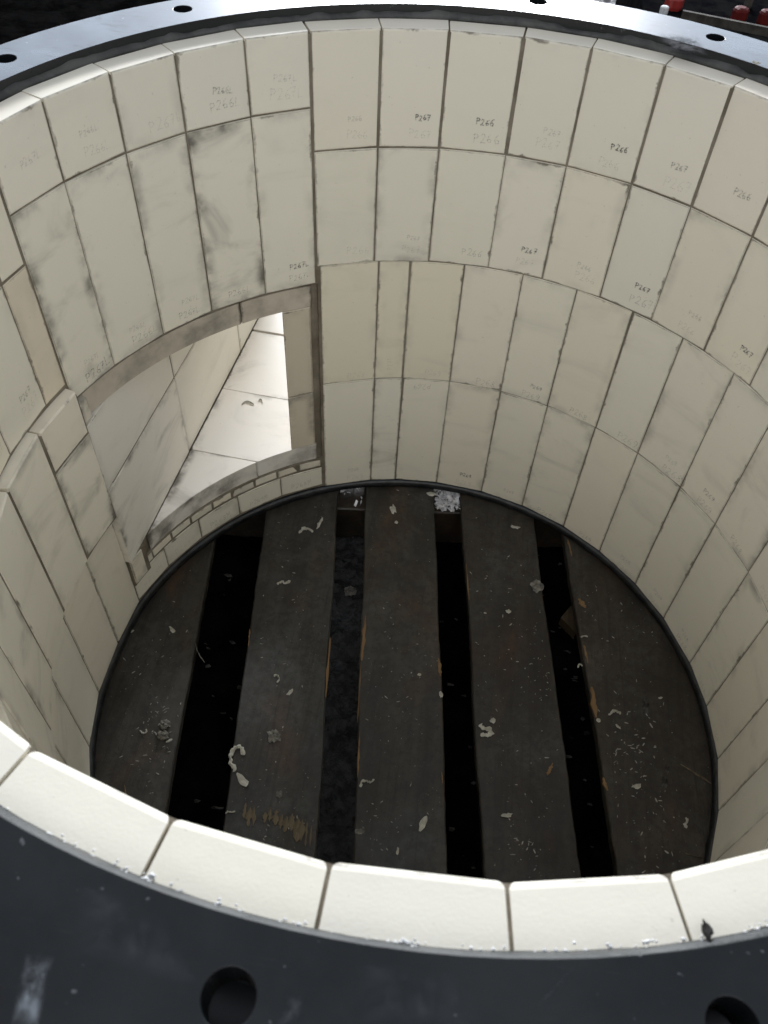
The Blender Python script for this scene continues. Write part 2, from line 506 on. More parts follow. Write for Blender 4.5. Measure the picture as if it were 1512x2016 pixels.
def lettering(tile, frame, text, u0, v0, h, wid, m, name, rot=0.0, seed=0):
    """frame(u, v, off): point on the tile face, u and v in units from its lower left corner"""
    r = random.Random(seed)
    vs, fs = [], []
    pen = 0.0; k = 0
    for ch in text:
        jx, jy, js, jr = r.uniform(-.04, .04), r.uniform(-.10, .10), r.uniform(.85, 1.12), r.uniform(-.10, .10)
        for st in GL[ch]:
            pts = []
            for x, y in st:
                x2 = x * js + r.uniform(-.02, .02); y2 = y * js + r.uniform(-.02, .02)
                x3 = x2 * math.cos(jr) - y2 * math.sin(jr); y3 = x2 * math.sin(jr) + y2 * math.cos(jr)
                X = (pen + x3 + jx) * h; Y = (y3 + jy) * h
                pts.append((u0 + X * math.cos(rot) - Y * math.sin(rot), v0 + X * math.sin(rot) + Y * math.cos(rot)))
            for (xa, ya), (xb, yb) in zip(pts, pts[1:]):
                L = math.hypot(xb - xa, yb - ya) or 1e-6
                nx, ny = -(yb - ya) / L * wid / 2, (xb - xa) / L * wid / 2
                ex, ey = (xb - xa) / L * wid * .3, (yb - ya) / L * wid * .3
                off = .0006 + k * 4e-6; k += 1
                b = len(vs)
                vs += [frame(xa - ex + nx, ya - ey + ny, off), frame(xb + ex + nx, yb + ey + ny, off), frame(xb + ex - nx, yb + ey - ny, off), frame(xa - ex - nx, ya - ey - ny, off)]
                fs.append((b, b + 1, b + 2, b + 3))
        pen += .72 if ch != '1' else .5
    o = mk(name, vs, fs, m, tile)
    o['label'] = "handwritten %s on the tile" % text
    return o

# ------------------------------------------------------------------ tiles
TINTS = [(1, 1, 1), (.992, 1, 1.0), (.985, .995, 1.0), (1, .988, .982), (.995, .99, .97), (.98, .985, .975), (1.0, .995, .975)]
trnd = random.Random(21)

def block(name, front, back, mtl, grime=.35, cham=.0035, tint=None, parent=vessel, rounded=False):
    """a tile: front = 4 corners (BL, BR, TR, TL) of the face, back = the 4 behind them; front edges are eased"""
    F = [Vector(p) for p in front]; B = [Vector(p) for p in back]
    w = ((F[1] - F[0]).length + (F[2] - F[3]).length) / 2; h = ((F[3] - F[0]).length + (F[2] - F[1]).length) / 2
    vs, uv = [], []
    cu, cv = min(.45, cham / w), min(.45, cham / h)
    def fp(u, v): return F[0] * (1 - u) * (1 - v) + F[1] * u * (1 - v) + F[2] * u * v + F[3] * (1 - u) * v
    for u, v in ((cu, cv), (1 - cu, cv), (1 - cu, 1 - cv), (cu, 1 - cv)):
        vs.append(fp(u, v)); uv.append((u, v))
    for i, (u, v) in enumerate(((0, 0), (1, 0), (1, 1), (0, 1))):       # eased edge, set back a little
        d = (B[i] - F[i]); vs.append(F[i] + d * min(.4, cham / d.length)); uv.append((u * .94 + .03, v * .94 + .03))
    for i in range(4): vs.append(B[i]); uv.append((.5, .5))
    fs = [(0, 1, 2, 3)]
    for i in range(4):
        j = (i + 1) % 4
        fs += [(4 + i, 4 + j, j, i), (8 + i, 8 + j, 4 + j, 4 + i)]
    fs.append((11, 10, 9, 8))
    if rounded:
        bm = bmesh.new()
        bv = [bm.verts.new(p) for p in F + B]
        for q in ((0, 1, 2, 3), (7, 6, 5, 4), (0, 4, 5, 1), (1, 5, 6, 2), (2, 6, 7, 3), (3, 7, 4, 0)): bm.faces.new([bv[i] for i in q])
        fe = [e for e in bm.edges if e.verts[0] in bv[:4] and e.verts[1] in bv[:4]]
        bmesh.ops.bevel(bm, geom=fe, offset=cham, segments=4, profile=.5, affect='EDGES')
        bm.verts.index_update()
        vs = [v.co.copy() for v in bm.verts]; fs = [tuple(v.index for v in f.verts) for f in bm.faces]; bm.free()
        o = fix(mk(name, [tuple(v) for v in vs], fs, mtl, parent, uvs=[(.5, .5)] * len(vs), dims=(w * S, h * S)))
        ex = (F[1] - F[0]).normalized(); ez = (F[3] - F[0]).normalized(); nn = ex.cross(ez)
        l = o.data.uv_layers["UVMap"]
        for p in o.data.polygons:
            if abs(p.normal.dot(nn)) > .3 and p.area > 0:
                for li in p.loop_indices:
                    d = vs[o.data.loops[li].vertex_index] - F[0]
                    l.data[li].uv = (min(1, max(0, d.dot(ex) / w)), min(1, max(0, d.dot(ez) / h)))
    else:
        o = mk(name, [tuple(v) for v in vs], fs, mtl, parent, uvs=uv, dims=(w * S, h * S))
        fix(o)
    t = tint or trnd.choice(TINTS)
    k = trnd.uniform(.97, 1.0)
    o.color = (t[0] * k, t[1] * k, t[2] * k, grime * trnd.choice((.2, .3, .35, .5, .6, .8, 1.0, 1.25)))
    return o, F, w, h

def wall_tile(a0, a1, z0, z1, r=1.0, th=.062, g=None, grime=.35, jr=.0016, r1=None, tint=None, cham=.0009, mark=None, rounded=False):
    """z0 below z1; angles measured clockwise from the far side"""
    gl = trnd.uniform(.0010, .0030) if g is None else g; gr = trnd.uniform(.0010, .0030) if g is None else g
    gz0 = trnd.uniform(.0009, .0028) if g is None else g; gz1 = trnd.uniform(.0009, .0028) if g is None else g
    k = 57.3 / r
    A0, A1 = a0 + gl * k, a1 - gr * k
    zb, zt = z0 + gz0, z1 - gz1
    d = [q + trnd.uniform(-jr, jr) * .5 for q in (r, r if r1 is None else r1)]; tl = trnd.uniform(-jr, jr) * .5
    sk = trnd.uniform(-.0012, .0012) * k * .5
    front = [pol(d[0], A0 + sk, zb), pol(d[1], A1 + sk, zb), pol(d[1] + tl, A1 - sk, zt), pol(d[0] + tl, A0 - sk, zt)]
    back = [pol(r + th, A0 + sk, zb), pol(r + th, A1 + sk, zb), pol(r + th, A1 - sk, zt), pol(r + th, A0 - sk, zt)]
    o, F, w, h = block("tile", front, back, M_TILE, grime, cham, tint, rounded=rounded)
    if mark:
        ex = (F[1] - F[0]).normalized(); ez = (F[3] - F[0]).normalized(); nn = ez.cross(ex).normalized()
        ctr = Vector(pol(r, (a0 + a1) / 2, (z0 + z1) / 2))
        if nn.dot(Vector((ctr.x, ctr.y, 0))) > 0: nn = -nn
        fr = lambda u, v, off: tuple(F[0] + ex * u + ez * v + nn * off)
        sd = trnd.randint(0, 9999)
        for kind, text, lev, u, v, rot in mark:
            lv = {'f': 0, 'm': 1, 'd': 2}[lev]
            if kind == 'ink':
                hh = .0158 * trnd.uniform(.85, 1.12); lettering(o, fr, text, w * u, h * v if v < 1 else v - 1, hh, .0034, INK[lv], "ink_mark", rot, sd)
            else:
                hh = .0235 * trnd.uniform(.8, 1.15); lettering(o, fr, text, w * u, h * v if v < 1 else v - 1, hh, .0026, PEN[lv], "pencil_mark", rot, sd + 7)
    return o

def ip(ink, il, pen, pl, u=.55, base=.030):
    """ink line above, pencil line below, near the tile's lower right corner"""
    m = []
    if ink: m.append(('ink', ink, il, u + trnd.uniform(-.03, .05), 1 + base + .045, trnd.uniform(-.12, .06)))
    if pen: m.append(('pen', pen, pl, u - .05 + trnd.uniform(-.05, .05), 1 + base + trnd.uniform(-.006, .006), trnd.uniform(-.12, .08)))
    return m

RB = [-25.2, -15, -5.35, 5.2, 14.85, 25.3, 35.0, 45.3, 54.9, 65.3, 74.9, 85.3, 94.9, 105.3, 114.9, 125.3, 134.9, 145.3, 154.9, 164.7, 173.5, 182.9, 191.9,
      201.4, 211.2, 221.1, 231, 240.9, 250.8, 260.6, 270.5, 280.7, 285.6]
Z1, Z2, Z3, Z4 = -.301, -.6575, -1.131, -1.662
row1 = {0: ip('P266', 'f', 'P266', 'f'), 1: ip('P267', 'd', 'P267', 'f'), 2: ip('P266', 'd', 'P266', 'm'), 3: ip('P267', 'f', 'P267', 'f'),
        4: ip('P266', 'd', 'P266', 'f'), 5: ip('P267', 'm', 'P267', 'f'), 6: ip('P266', 'm', None, 'f'), 7: ip('P267', 'f', 'P267', 'f'),
        8: ip('P266', 'm', 'P266', 'f'), 30: ip('P267', 'f', None, 'f')}
row2 = {0: ip(None, 'f', 'P266', 'f'), 1: ip('P267', 'f', 'P267', 'f'), 2: ip(None, 'f', 'P266', 'm'), 3: ip('P267', 'd', 'P267', 'f'),
        4: ip('P266', 'f', 'P266', 'f'), 5: ip('P267', 'd', 'P267', 'm'), 6: ip('P266', 'f', 'P266', 'f'), 7: ip('P267', 'd', 'P267', 'f'),
        8: ip(None, 'f', 'P266', 'm'), 30: ip('P267', 'm', 'P267', 'f'), 29: ip('P266', 'f', 'P266', 'f')}
for i in range(len(RB) - 1):
    a0, a1 = RB[i], RB[i + 1]
    zt = trnd.uniform(.0002, .0030)
    filler = i == 31
    wall_tile(a0, a1, Z1, zt, grime=(.5 if 17 < i < 24 else .12), mark=row1.get(i), cham=(.009 if 17 < i < 24 else .0055), th=.063, g=(.0021 if 17 < i < 23 else .0010 if i == 23 else None), rounded=True)
    wall_tile(a0, a1, Z2 + trnd.uniform(-.003, .003), Z1, grime=.5 if filler else .30, mark=row2.get(i), tint=(.93, .88, .83) if filler else None)
LB = [-74.4, -64.7, -54.4, -44.8, -34.7, -25.4]
l1 = [ip('P267L', 'f', None, 'f', .4), ip('P266L', 'f', 'P266L', 'f', .4), ip(None, 'f', 'P267L', 'f', .45), ip('P266L', 'm', 'P266L', 'm', .42), ip('P267L', 'f', 'P267L', 'f', .42)]
l2 = [ip('P267L', 'f', 'P267L', 'd', .42, .02), ip('P266L', 'f', 'P266L', 'm', .42, .02), ip('P267L', 'f', 'P267L', 'm', .42, .02), ip(None, 'f', 'P266L', 'm', .40, .02), ip('P267L', 'd', 'P267L', 'm', .50, .02)]
for i in range(5):
    wall_tile(LB[i], LB[i + 1], -.183, trnd.uniform(.001, .005), r=.998, grime=.15, mark=l1[i], cham=.0055, th=.063, rounded=True)
    wall_tile(LB[i], LB[i + 1], -.714, -.183, r=.998, grime=.85, mark=l2[i])

CB = [-24.7, -14.1, -8.45, 1.05, 11.45, 21.2, 31.6, 41.2, 51.6, 61.0, 71.7, 80.9, 91.5, 101.1, 111.5, 121.1, 131.5, 141.1, 151.5, 161.1, 171.5, 181.0]
row3 = {0: ip(None, 'f', 'P268', 'f', .5, .02), 1: [('pen', 'P271', 'f', .62, 1.04, 1.57)], 2: ip(None, 'f', 'P269', 'f', .5, .02), 3: ip(None, 'f', 'P268', 'm', .55, .015),
        4: ip('P269', 'm', 'P269', 'm', .55, .012), 5: ip(None, 'f', 'P268', 'm', .5, .012), 6: ip(None, 'f', 'P269', 'm', .5, .012), 7: ip('P268', 'f', 'P268', 'm', .55, .012),
        8: ip('P269', 'm', 'P269', 'm', .5, .015), 9: ip(None, 'f', 'P268', 'm', .5, .015), 10: ip(None, 'f', 'P269', 'f', .5, .015), 11: ip(None, 'f', 'P268', 'f', .5, .015)}
row4 = {0: ip('P268', 'f', 'P268', 'f', .5, .02), 2: [('pen', 'P269', 'm', .60, 1.507, 3.1416)], 3: ip('P268', 'd', 'P268', 'f', .5, .02), 4: ip('P269', 'f', None, 'f', .5, .0),
        5: ip(None, 'f', 'P268', 'm', .45, .012), 6: ip(None, 'f', 'P269', 'm', .5, .012), 7: ip('P268', 'f', 'P268', 'f', .5, .012), 8: ip('P269', 'f', 'P269', 'f', .5, .012),
        9: ip('P268', 'f', 'P268', 'm', .5, .012), 10: ip(None, 'f', 'P269', 'f', .5, .012), 11: ip(None, 'f', 'P268', 'f', .5, .012)}
for i in range(len(CB) - 1):
    wall_tile(CB[i], CB[i + 1], Z3, Z2, grime=.38, mark=row3.get(i), tint=(.98, .97, .92) if i in (0, 1, 2) else None)
    wall_tile(CB[i], CB[i + 1], Z4, Z3, grime=.42, mark=row4.get(i))

# thicker lining left of the inlet: it juts out under a ledge
DB = [-179.0, -168.5, -158, -147.5, -137.2, -127, -116.6, -106.1, -95.4, -84.5, -74.6]
RL = .970
for i in range(len(DB) - 1):
    a0, a1 = DB[i], DB[i + 1]
    top = -.6625 + trnd.uniform(-.004, .004)
    gr = 1.0 if i >= 8 else .6
    if i == len(DB) - 2:
        wall_tile(a0, a1, -.812, -.6615, r=RL + .001, th=.085, grime=.7, cham=.004, g=.0032)
        wall_tile(a0, a1, -1.168, -.812, r=RL, th=.085, grime=.75, g=.0032)
        wall_tile(a0, a1, -1.650, -1.168, r=.983, r1=.997, th=.085, grime=.6, g=.0025)
    else:
        wall_tile(a0, a1, -1.178, top, r=RL, th=.085, grime=gr, cham=.004, g=.0032)
        wall_tile(a0, a1, -1.650, -1.178, r=.983, th=.085, grime=.5, g=.0025)

vs, fs = [], []
ring_sector(vs, fs, RL + .0022, 1.0005, -179.5, -74.7, -1.174, -.676, 2.5)
ring_sector(vs, fs, .9848, 1.0005, -179.5, -84.6, -1.655, -1.1745, 2.5)
fix(mk("ledge_mortar", vs, fs, M_MORTAR, vessel))

# ------------------------------------------------------------------ inlet duct
DD = Vector((.0860, .9963, 0)); DN = Vector((.9963, -.0860, 0))     # along the duct, across it to the right
PW = Vector((-.928, .433, 0))                                        # foot of its left wall
ZF, ZR = -1.421, -.802                                               # duct floor and roof
END = 1.48                                                           # the duct's open end, along DD
def dpt(s, t, z):
    p = PW + DD * s + DN * t
    return (p.x, p.y, z)
def s_on_circle(t, r):
    """distance along the duct, for the offset t, where the circle r is crossed"""
    lo, hi = -.6, 1.2
    for _ in range(50):
        mid = (lo + hi) / 2; p = PW + DD * mid + DN * t
        if math.hypot(p.x, p.y) < r: lo = mid
        else: hi = mid
    return lo
# left wall, two rows
cols = [-.171, .357, .945, END]
for j, (z0, z1) in enumerate(((ZF, -1.068), (-1.068, ZR))):
    for i in range(3):
        s0, s1 = cols[i] + (.0035 if i else 0), cols[i + 1] - .0035
        zz0, zz1 = z0 + .003, z1 - .003
        jx = trnd.uniform(-.002, .002)
        front = [dpt(s0, jx, zz0), dpt(s1, jx, zz0), dpt(s1, jx, zz1), dpt(s0, jx, zz1)]
        back = [dpt(s0, -.075, zz0), dpt(s1, -.075, zz0), dpt(s1, -.075, zz1), dpt(s0, -.075, zz1)]
        block("tile", front, back, M_TILE, (.85, .4, .3)[i], .002, (.98, 1.0, 1.06))
# mortar behind the duct wall joints
vs = [dpt(s, t, z) for z in (ZF - .07, ZR - .004) for s, t in ((-.13, -.0035), (END - .01, -.0035), (END - .01, -.07), (-.13, -.07))]
fix(mk("duct_mortar", vs, [(0, 1, 2, 3), (7, 6, 5, 4), (0, 4, 5, 1), (1, 5, 6, 2), (2, 6, 7, 3), (3, 7, 4, 0)], M_MORTAR, vessel))

TJ = (Vector(pol(1, -32.0, 0)) - PW).dot(DN)        # right side of the duct
def curved_slab(name, t0, t1, s_end, zb, zt, rc, grime, sfront=None, n=16, smin=None, tint=(.985, 1.0, 1.09)):
    """a floor or roof tile whose front edge is cut to the circle rc"""
    vs = []; uv = []
    for i in range(n + 1):
        t = t0 + (t1 - t0) * i / n
        s = s_on_circle(t, rc) if sfront is None else sfront
        if smin is not None: s = max(s, smin)
        if s > s_end - .002: s = s_end - .002
        for z in (zb, zt):
            for q in (s, s_end):
                vs.append(dpt(q, t, z)); uv.append((i / n, .05 if q == s else .95))
    fs = []
    for i in range(n):
        p = i * 4; q = p + 4
        fs += [(p, q, q + 1, p + 1), (p + 2, p + 3, q + 3, q + 2), (p, p + 2, q + 2, q), (p + 1, q + 1, q + 3, p + 3)]
    fs += [(0, 1, 3, 2), (n * 4, n * 4 + 2, n * 4 + 3, n * 4 + 1)]
    o = fix(mk(name, vs, fs, M_TILE, vessel, uvs=uv, dims=((t1 - t0) * S, .3 * S)))
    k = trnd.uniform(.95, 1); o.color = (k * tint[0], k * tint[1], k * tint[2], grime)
    return o
t40 = (Vector(pol(1, -39.9, 0)) - PW).dot(DN)
TW = .002
TR_ = (Vector(pol(1, -26.6, 0)) - PW).dot(DN)
# floor: front left tile up to the cross joint, the strip beside it, then the courses behind
s1 = s_on_circle(t40, 1.0)
curved_slab("tile", TW, t40 - .003, s1 + .006, ZF - .078, ZF, 1.006, 1.1)
curved_slab("tile", TW, TR_, .71, ZF - .078, ZF + .0005, 1.006, .75, smin=s1 + .010, n=60)
curved_slab("tile", TW, TR_, 1.085, ZF - .078, ZF, None, .8, sfront=.7145)
curved_slab("tile", TW, TR_, END, ZF - .078, ZF + .001, None, .22, sfront=1.098)
# roof
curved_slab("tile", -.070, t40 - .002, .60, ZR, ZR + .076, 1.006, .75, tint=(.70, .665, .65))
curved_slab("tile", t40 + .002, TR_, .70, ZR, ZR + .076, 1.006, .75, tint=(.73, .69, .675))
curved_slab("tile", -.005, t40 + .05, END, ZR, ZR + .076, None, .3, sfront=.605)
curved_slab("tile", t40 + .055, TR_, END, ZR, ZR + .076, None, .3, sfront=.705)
# jamb nose, two tiles
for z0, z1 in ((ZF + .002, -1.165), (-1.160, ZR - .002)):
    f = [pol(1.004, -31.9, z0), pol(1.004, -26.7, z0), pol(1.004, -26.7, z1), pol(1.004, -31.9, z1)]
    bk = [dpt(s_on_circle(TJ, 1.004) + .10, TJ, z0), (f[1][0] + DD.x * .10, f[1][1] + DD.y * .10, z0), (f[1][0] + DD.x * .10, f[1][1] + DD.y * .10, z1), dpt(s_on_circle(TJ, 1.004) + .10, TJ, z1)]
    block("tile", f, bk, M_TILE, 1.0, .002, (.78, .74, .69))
# right wall of the duct
for z0, z1 in ((ZF + .002, -1.165), (-1.160, ZR - .002)):
    for q0, q1 in ((.56, 1.12), (1.126, END)):
        f = [dpt(q0, TJ + .01, z0), dpt(q1, TJ + .01, z0), dpt(q1, TJ + .01, z1), dpt(q0, TJ + .01, z1)]
        bk = [dpt(q0, TJ + .075, z0), dpt(q1, TJ + .075, z0), dpt(q1, TJ + .075, z1), dpt(q0, TJ + .075, z1)]
        block("tile", f, bk, M_TILE, .25, .004)
# mortar strip beside the jamb and under the sill
vs, fs = [], []
ring_sector(vs, fs, 1.012, 1.07, -26.9, -24.9, -1.52, -.722, 1)
fix(mk("jamb_mortar", vs, fs, M_MORTAR, vessel))
vs, fs = [], []
ring_sector(vs, fs, 1.006, 1.07, -74.4, -25.0, -1.562, -1.4985, 2)
fix(mk("sill_mortar", vs, fs, M_MORTAR, vessel))
vs, fs = [], []
ring_sector(vs, fs, .991, 1.05, -74.5, -69.5, -1.556, -1.4235, 1)
fix(mk("corner_mortar", vs, fs, M_MORTAR, vessel))
# thin slips under the sill
a = -25.5
while a > -70.5:
    w = trnd.uniform(4.4, 5.4)
    zc = -1.5225 + trnd.uniform(-.0015, .0015) + (.002 if a < -50 else 0)
    wall_tile(max(a - w, -71.6), a, zc - .0178, zc + .0175, g=.0010, grime=.35, jr=.003, cham=.0025)
    a -= w + .25
# short bottom course under the inlet
BB = [-74.4, -64.7, -55.2, -45.2, -34.9, -25.2]
for i in range(5):
    wall_tile(BB[i], BB[i + 1], -1.648, -1.547 + (.004 if i < 2 else 0), r=1.0, grime=.4, mark=[('pen', ('P268M', 'P269M')[i % 2], 'm' if i in (2, 3, 4) else 'f', .25, 1.02, .02)])
# fillers at the left end of the opening
wall_tile(-74.4, -70.6, -1.546, -1.424, r=.986, th=.07, grime=.5, g=.002)
wall_tile(-74.3, -72.0, -.800, -.724, r=.986, th=.07, grime=.7, g=.003)

# steel casing round the duct
vs, fs = [], []
def bxs(s0, s1, t0, t1, z0, z1):
    b = len(vs)
    vs.extend([dpt(s, t, z) for z in (z0, z1) for s, t in ((s0, t0), (s1, t0), (s1, t1), (s0, t1))])
    fs.extend([tuple(b + i for i in f) for f in ((3, 2, 1, 0), (4, 5, 6, 7), (0, 1, 5, 4), (1, 2, 6, 5), (2, 3, 7, 6), (3, 0, 4, 7))])
q0 = .10
bxs(q0 - .1, END, -.11, -.078, ZF - .12, ZR + .12)
bxs(.62, END, TR_ + .01, TR_ + .042, ZF - .12, ZR + .12)
fix(mk("duct_casing", vs, fs, M_SHELL, vessel))
for z0, z1 in ((ZR + .082, ZR + .115), (ZF - .115, ZF - .082)):
    o = curved_slab("duct_casing", -.077, TR_ + .009, END, z0, z1, 1.112, .3)
    o.data.materials.clear(); o.data.materials.append(M_SHELL)

# crumbs of mortar lying on the duct floor
rnd = random.Random(8)

# ------------------------------------------------------------------ pallet
TH = rad(6.7)
PU = Vector((-math.sin(TH), math.cos(TH), 0)); PV = Vector((math.cos(TH), math.sin(TH), 0))
ZB = -1.696
pallet = empty("wooden_pallet", (0, 0, ZG))
tag(pallet, "dirty dark wooden pallet seen through the open bottom of the vessel", "pallet")
def bp(v, u, z):
    p = PV * v + PU * u
    return (p.x, p.y, z)
def board(name, v0, v1, u0, u1, zb, zt, mtl, tint, seed, nu=90):
    r = random.Random(seed); vs = []; fs = []
    prof = 8
    for i in range(nu + 1):
        u = u0 + (u1 - u0) * i / nu
        l = v0 + noise.noise(Vector((seed * 3.1, u * 3, 0))) * .006 + noise.noise(Vector((seed, u * 22, 1))) * .0028
        rr = v1 + noise.noise(Vector((seed * 5.7, u * 3, 2))) * .006 + noise.noise(Vector((seed, u * 22, 3))) * .0028
        e = .004
        zz = zt + noise.noise(Vector((seed, u * 2, 8))) * .002
        for v, z in ((l, zb), (l, zz - e), (l + e, zz), ((l + rr) / 2, zz + .0008), (rr - e, zz), (rr, zz - e), (rr, zb)):
            vs.append(bp(v, u, z))
    k = 7
    for i in range(nu):
        for j in range(k):
            p, q = i * k + j, i * k + (j + 1) % k
            fs.append((p, q, q + k, p + k))
    fs.append(tuple(range(k))); fs.append(tuple(nu * k + j for j in reversed(range(k))))
    o = fix(mk(name, vs, fs, mtl, pallet))
    o.color = (*tint, 1)
    # local axes: rotate object so texture runs along the board
    return o
BD = [(-1.06, -.715, (1.0, 1.0, .97)), (-.537, -.256, (1.0, 1.03, 1.05)), (-.145, .129, (.93, .94, .92)), (.234, .516, (.86, .80, .76)), (.626, 1.06, (.95, .86, .78))]
boards = [board("deck_board", a, b, -1.32, 1.32, ZB - .040, ZB, M_BOARD, t, 3 + i) for i, (a, b, t) in enumerate(BD)]
for k, (u0, u1) in enumerate(((.905, 1.08), (-1.10, -.93))):
    vs = [bp(v, u, z) for z in (ZG - .02, ZB - .0415) for v, u in ((-1.07, u0), (1.07, u0 - .012), (1.07, u1 - .012), (-1.07, u1))]
    o = fix(mk("bearer", vs, [(3, 2, 1, 0), (4, 5, 6, 7), (0, 1, 5, 4), (1, 2, 6, 5), (2, 3, 7, 6), (3, 0, 4, 7)], M_BOARD, pallet))
    o.color = (1.0, .82, .66, 1); bevel(o, .003)

# split raw wood and scrapes on the boards
CHIP = [0]
def chip(b, pts_px, z=ZB + .0022, m=M_RAW, name="split_wood"):
    CHIP[0] += 1; z = z + CHIP[0] * .00006
    top = [px(x, y, z) for x, y in pts_px]
    n = len(top)
    vs = top + [(x, y, z - .010) for x, y, z in top]
    fs = [tuple(range(n)), tuple(reversed(range(n, 2 * n)))] + [(i, (i + 1) % n, n + (i + 1) % n, n + i) for i in range(n)]
    return fix(mk(name, vs, fs, m, boards[b]))
def sliver(b, x0, y0, x1, y1, w, m=M_RAW, seed=0, name="split_wood", bl=.2):
    r = random.Random(seed + int(x0 * 7 + y0)); L = []; R = []
    n = 9
    for i in range(n + 1):
        t = i / n; k = math.sin(math.pi * min(1, max(0, (t * (1 - bl) + bl * .5)))) * w * r.uniform(.45, 1.1)
        x = x0 + (x1 - x0) * t; y = y0 + (y1 - y0) * t
        L.append((x - k * r.uniform(.2, .6), y)); R.append((x + k * r.uniform(.2, .6), y))
    return chip(b, L + R[::-1], m=m, name=name)
for a in ((1, 650, 1255, 641, 1372, 8), (2, 720, 1212, 712, 1300, 9), (2, 711, 1300, 704, 1420, 3), (2, 708, 1440, 704, 1530, 5), (1, 492, 1238, 489, 1272, 5),
          (2, 864, 1296, 867, 1330, 9), (4, 1150, 1270, 1158, 1305, 6), (4, 1165, 1352, 1174, 1412, 15), (4, 1187, 1530, 1196, 1556, 9), (4, 1140, 1178, 1152, 1196, 14),
          (3, 918, 1110, 924, 1180, 4), (3, 1088, 1502, 1078, 1526, 10), (2, 870, 1520, 872, 1542, 4), (4, 1118, 1062, 1126, 1094, 6), (0, 245, 1545, 250, 1580, 4)):
    sliver(*a)
sliver(4, 1340, 1504, 1400, 1542, 8, M_SCRAPE, 3, "scrape_mark"); sliver(4, 1350, 1680, 1390, 1690, 8, M_SCRAPE, 5, "scrape_mark")
for x, y0, y1, w in ((482, 1582, 1612, 7), (490, 1594, 1626, 9), (499, 1590, 1622, 7), (523, 1596, 1618, 9), (532, 1596, 1622, 11), (543, 1602, 1626, 11), (553, 1604, 1630, 9),
                     (563, 1604, 1634, 12), (574, 1606, 1640, 10), (585, 1608, 1652, 11), (595, 1618, 1656, 8), (603, 1622, 1662, 8), (613, 1628, 1664, 7)):
    sliver(1, x + random.uniform(0, 5), y0 + random.uniform(-7, 3), x - random.uniform(0, 3), y1 + random.uniform(-6, 6), w * random.uniform(.7, 2.4), M_SCRAPE, int(x), "scrape_mark", .1)

# ------------------------------------------------------------------ loose things on the boards
def outline(n, r, ax, ay, rough):
    return [(math.cos(2 * math.pi * i / n) * ax * r.uniform(1 - rough, 1), math.sin(2 * math.pi * i / n) * ay * r.uniform(1 - rough, 1)) for i in range(n)]
UPX = 1 / 620.0     # units per photograph pixel near the boards
def flake(x, y, w, h, rot, label, seed, z=None, m=None, bend=.35, name="mortar_flake", cat="flake", group="dried flakes on the boards", rough=.5):
    r = random.Random(seed); z = ZB + .0016 if z is None else z
    c = px(x, y, z); n = 13
    o_ = outline(n, r, w / 2 * UPX, h / 2 * UPX, rough)
    ca, sa = math.cos(rad(rot)), math.sin(rad(rot)); mx = max(w, h) / 2 * UPX
    def P(p, k, dz):
        X, Y = p[0] * k, p[1] * k
        lift = bend * ((X / mx) ** 2) * mx * .8 + r.uniform(0, .0012)
        return (c[0] + X * ca - Y * sa, c[1] + X * sa + Y * ca, z + lift + dz)
    vs = [P(p, 1, 0) for p in o_] + [P(p, .55, .0022) for p in o_] + [P(p, .95, -.0012) for p in o_]
    vs += [(c[0], c[1], z + .0030), (c[0], c[1], z - .001)]
    fs = []
    for i in range(n):
        j = (i + 1) % n
        fs += [(i, j, n + j, n + i), (n + i, n + j, 3 * n), (j, i, 2 * n + i, 2 * n + j), (2 * n + j, 2 * n + i, 3 * n + 1)]
    o = fix(mk(name, vs, fs, m or M_FLAKE))
    return tag(o, label, cat, group)
def curl(pts, w, label, seed, z=None, m=None, lift=.012, name="mortar_curl", cat="flake", group="dried flakes on the boards"):
    """a strip of dried mortar bent along the given pixels"""
    r = random.Random(seed); z = ZB if z is None else z
    P = [Vector(px(x, y, z)) for x, y in pts]
    Q = []
    for i in range(len(P) - 1):
        for k in range(4):
            t = k / 4
            p0, p1, p2, p3 = P[max(0, i - 1)], P[i], P[i + 1], P[min(len(P) - 1, i + 2)]
            Q.append(.5 * ((2 * p1) + (p2 - p0) * t + (2 * p0 - 5 * p1 + 4 * p2 - p3) * t * t + (3 * p1 - p0 - 3 * p2 + p3) * t ** 3))
    Q.append(P[-1]); vs, fs = [], []
    n = len(Q)
    for i, q in enumerate(Q):
        d = (Q[min(n - 1, i + 1)] - Q[max(0, i - 1)]).normalized(); s = Vector((d.y, -d.x, 0))
        k = w * UPX * .38 * r.uniform(.5, 1.3) * (.5 if i in (0, n - 1) else 1)
        q = q + s * (r.uniform(-.18, .18) * w * UPX)
        hz = lift * math.sin(math.pi * i / (n - 1)) * r.uniform(.7, 1.1)
        a, b = q + s * k, q - s * k
        vs += [(a.x, a.y, z + .001), (a.x, a.y, z + .0026 + hz * .3), (q.x, q.y, z + .0034 + hz * .7), (b.x, b.y, z + .0026 + hz * .4), (b.x, b.y, z + .001)]
    for i in range(n - 1):
        for k in range(5):
            fs.append((i * 5 + k, i * 5 + (k + 1) % 5, i * 5 + 5 + (k + 1) % 5, i * 5 + 5 + k))
    fs += [(0, 1, 2, 3, 4), tuple((n - 1) * 5 + k for k in (4, 3, 2, 1, 0))]
    o = fix(mk(name, vs, fs, m or M_FLAKE))
    return tag(o, label, cat, group)
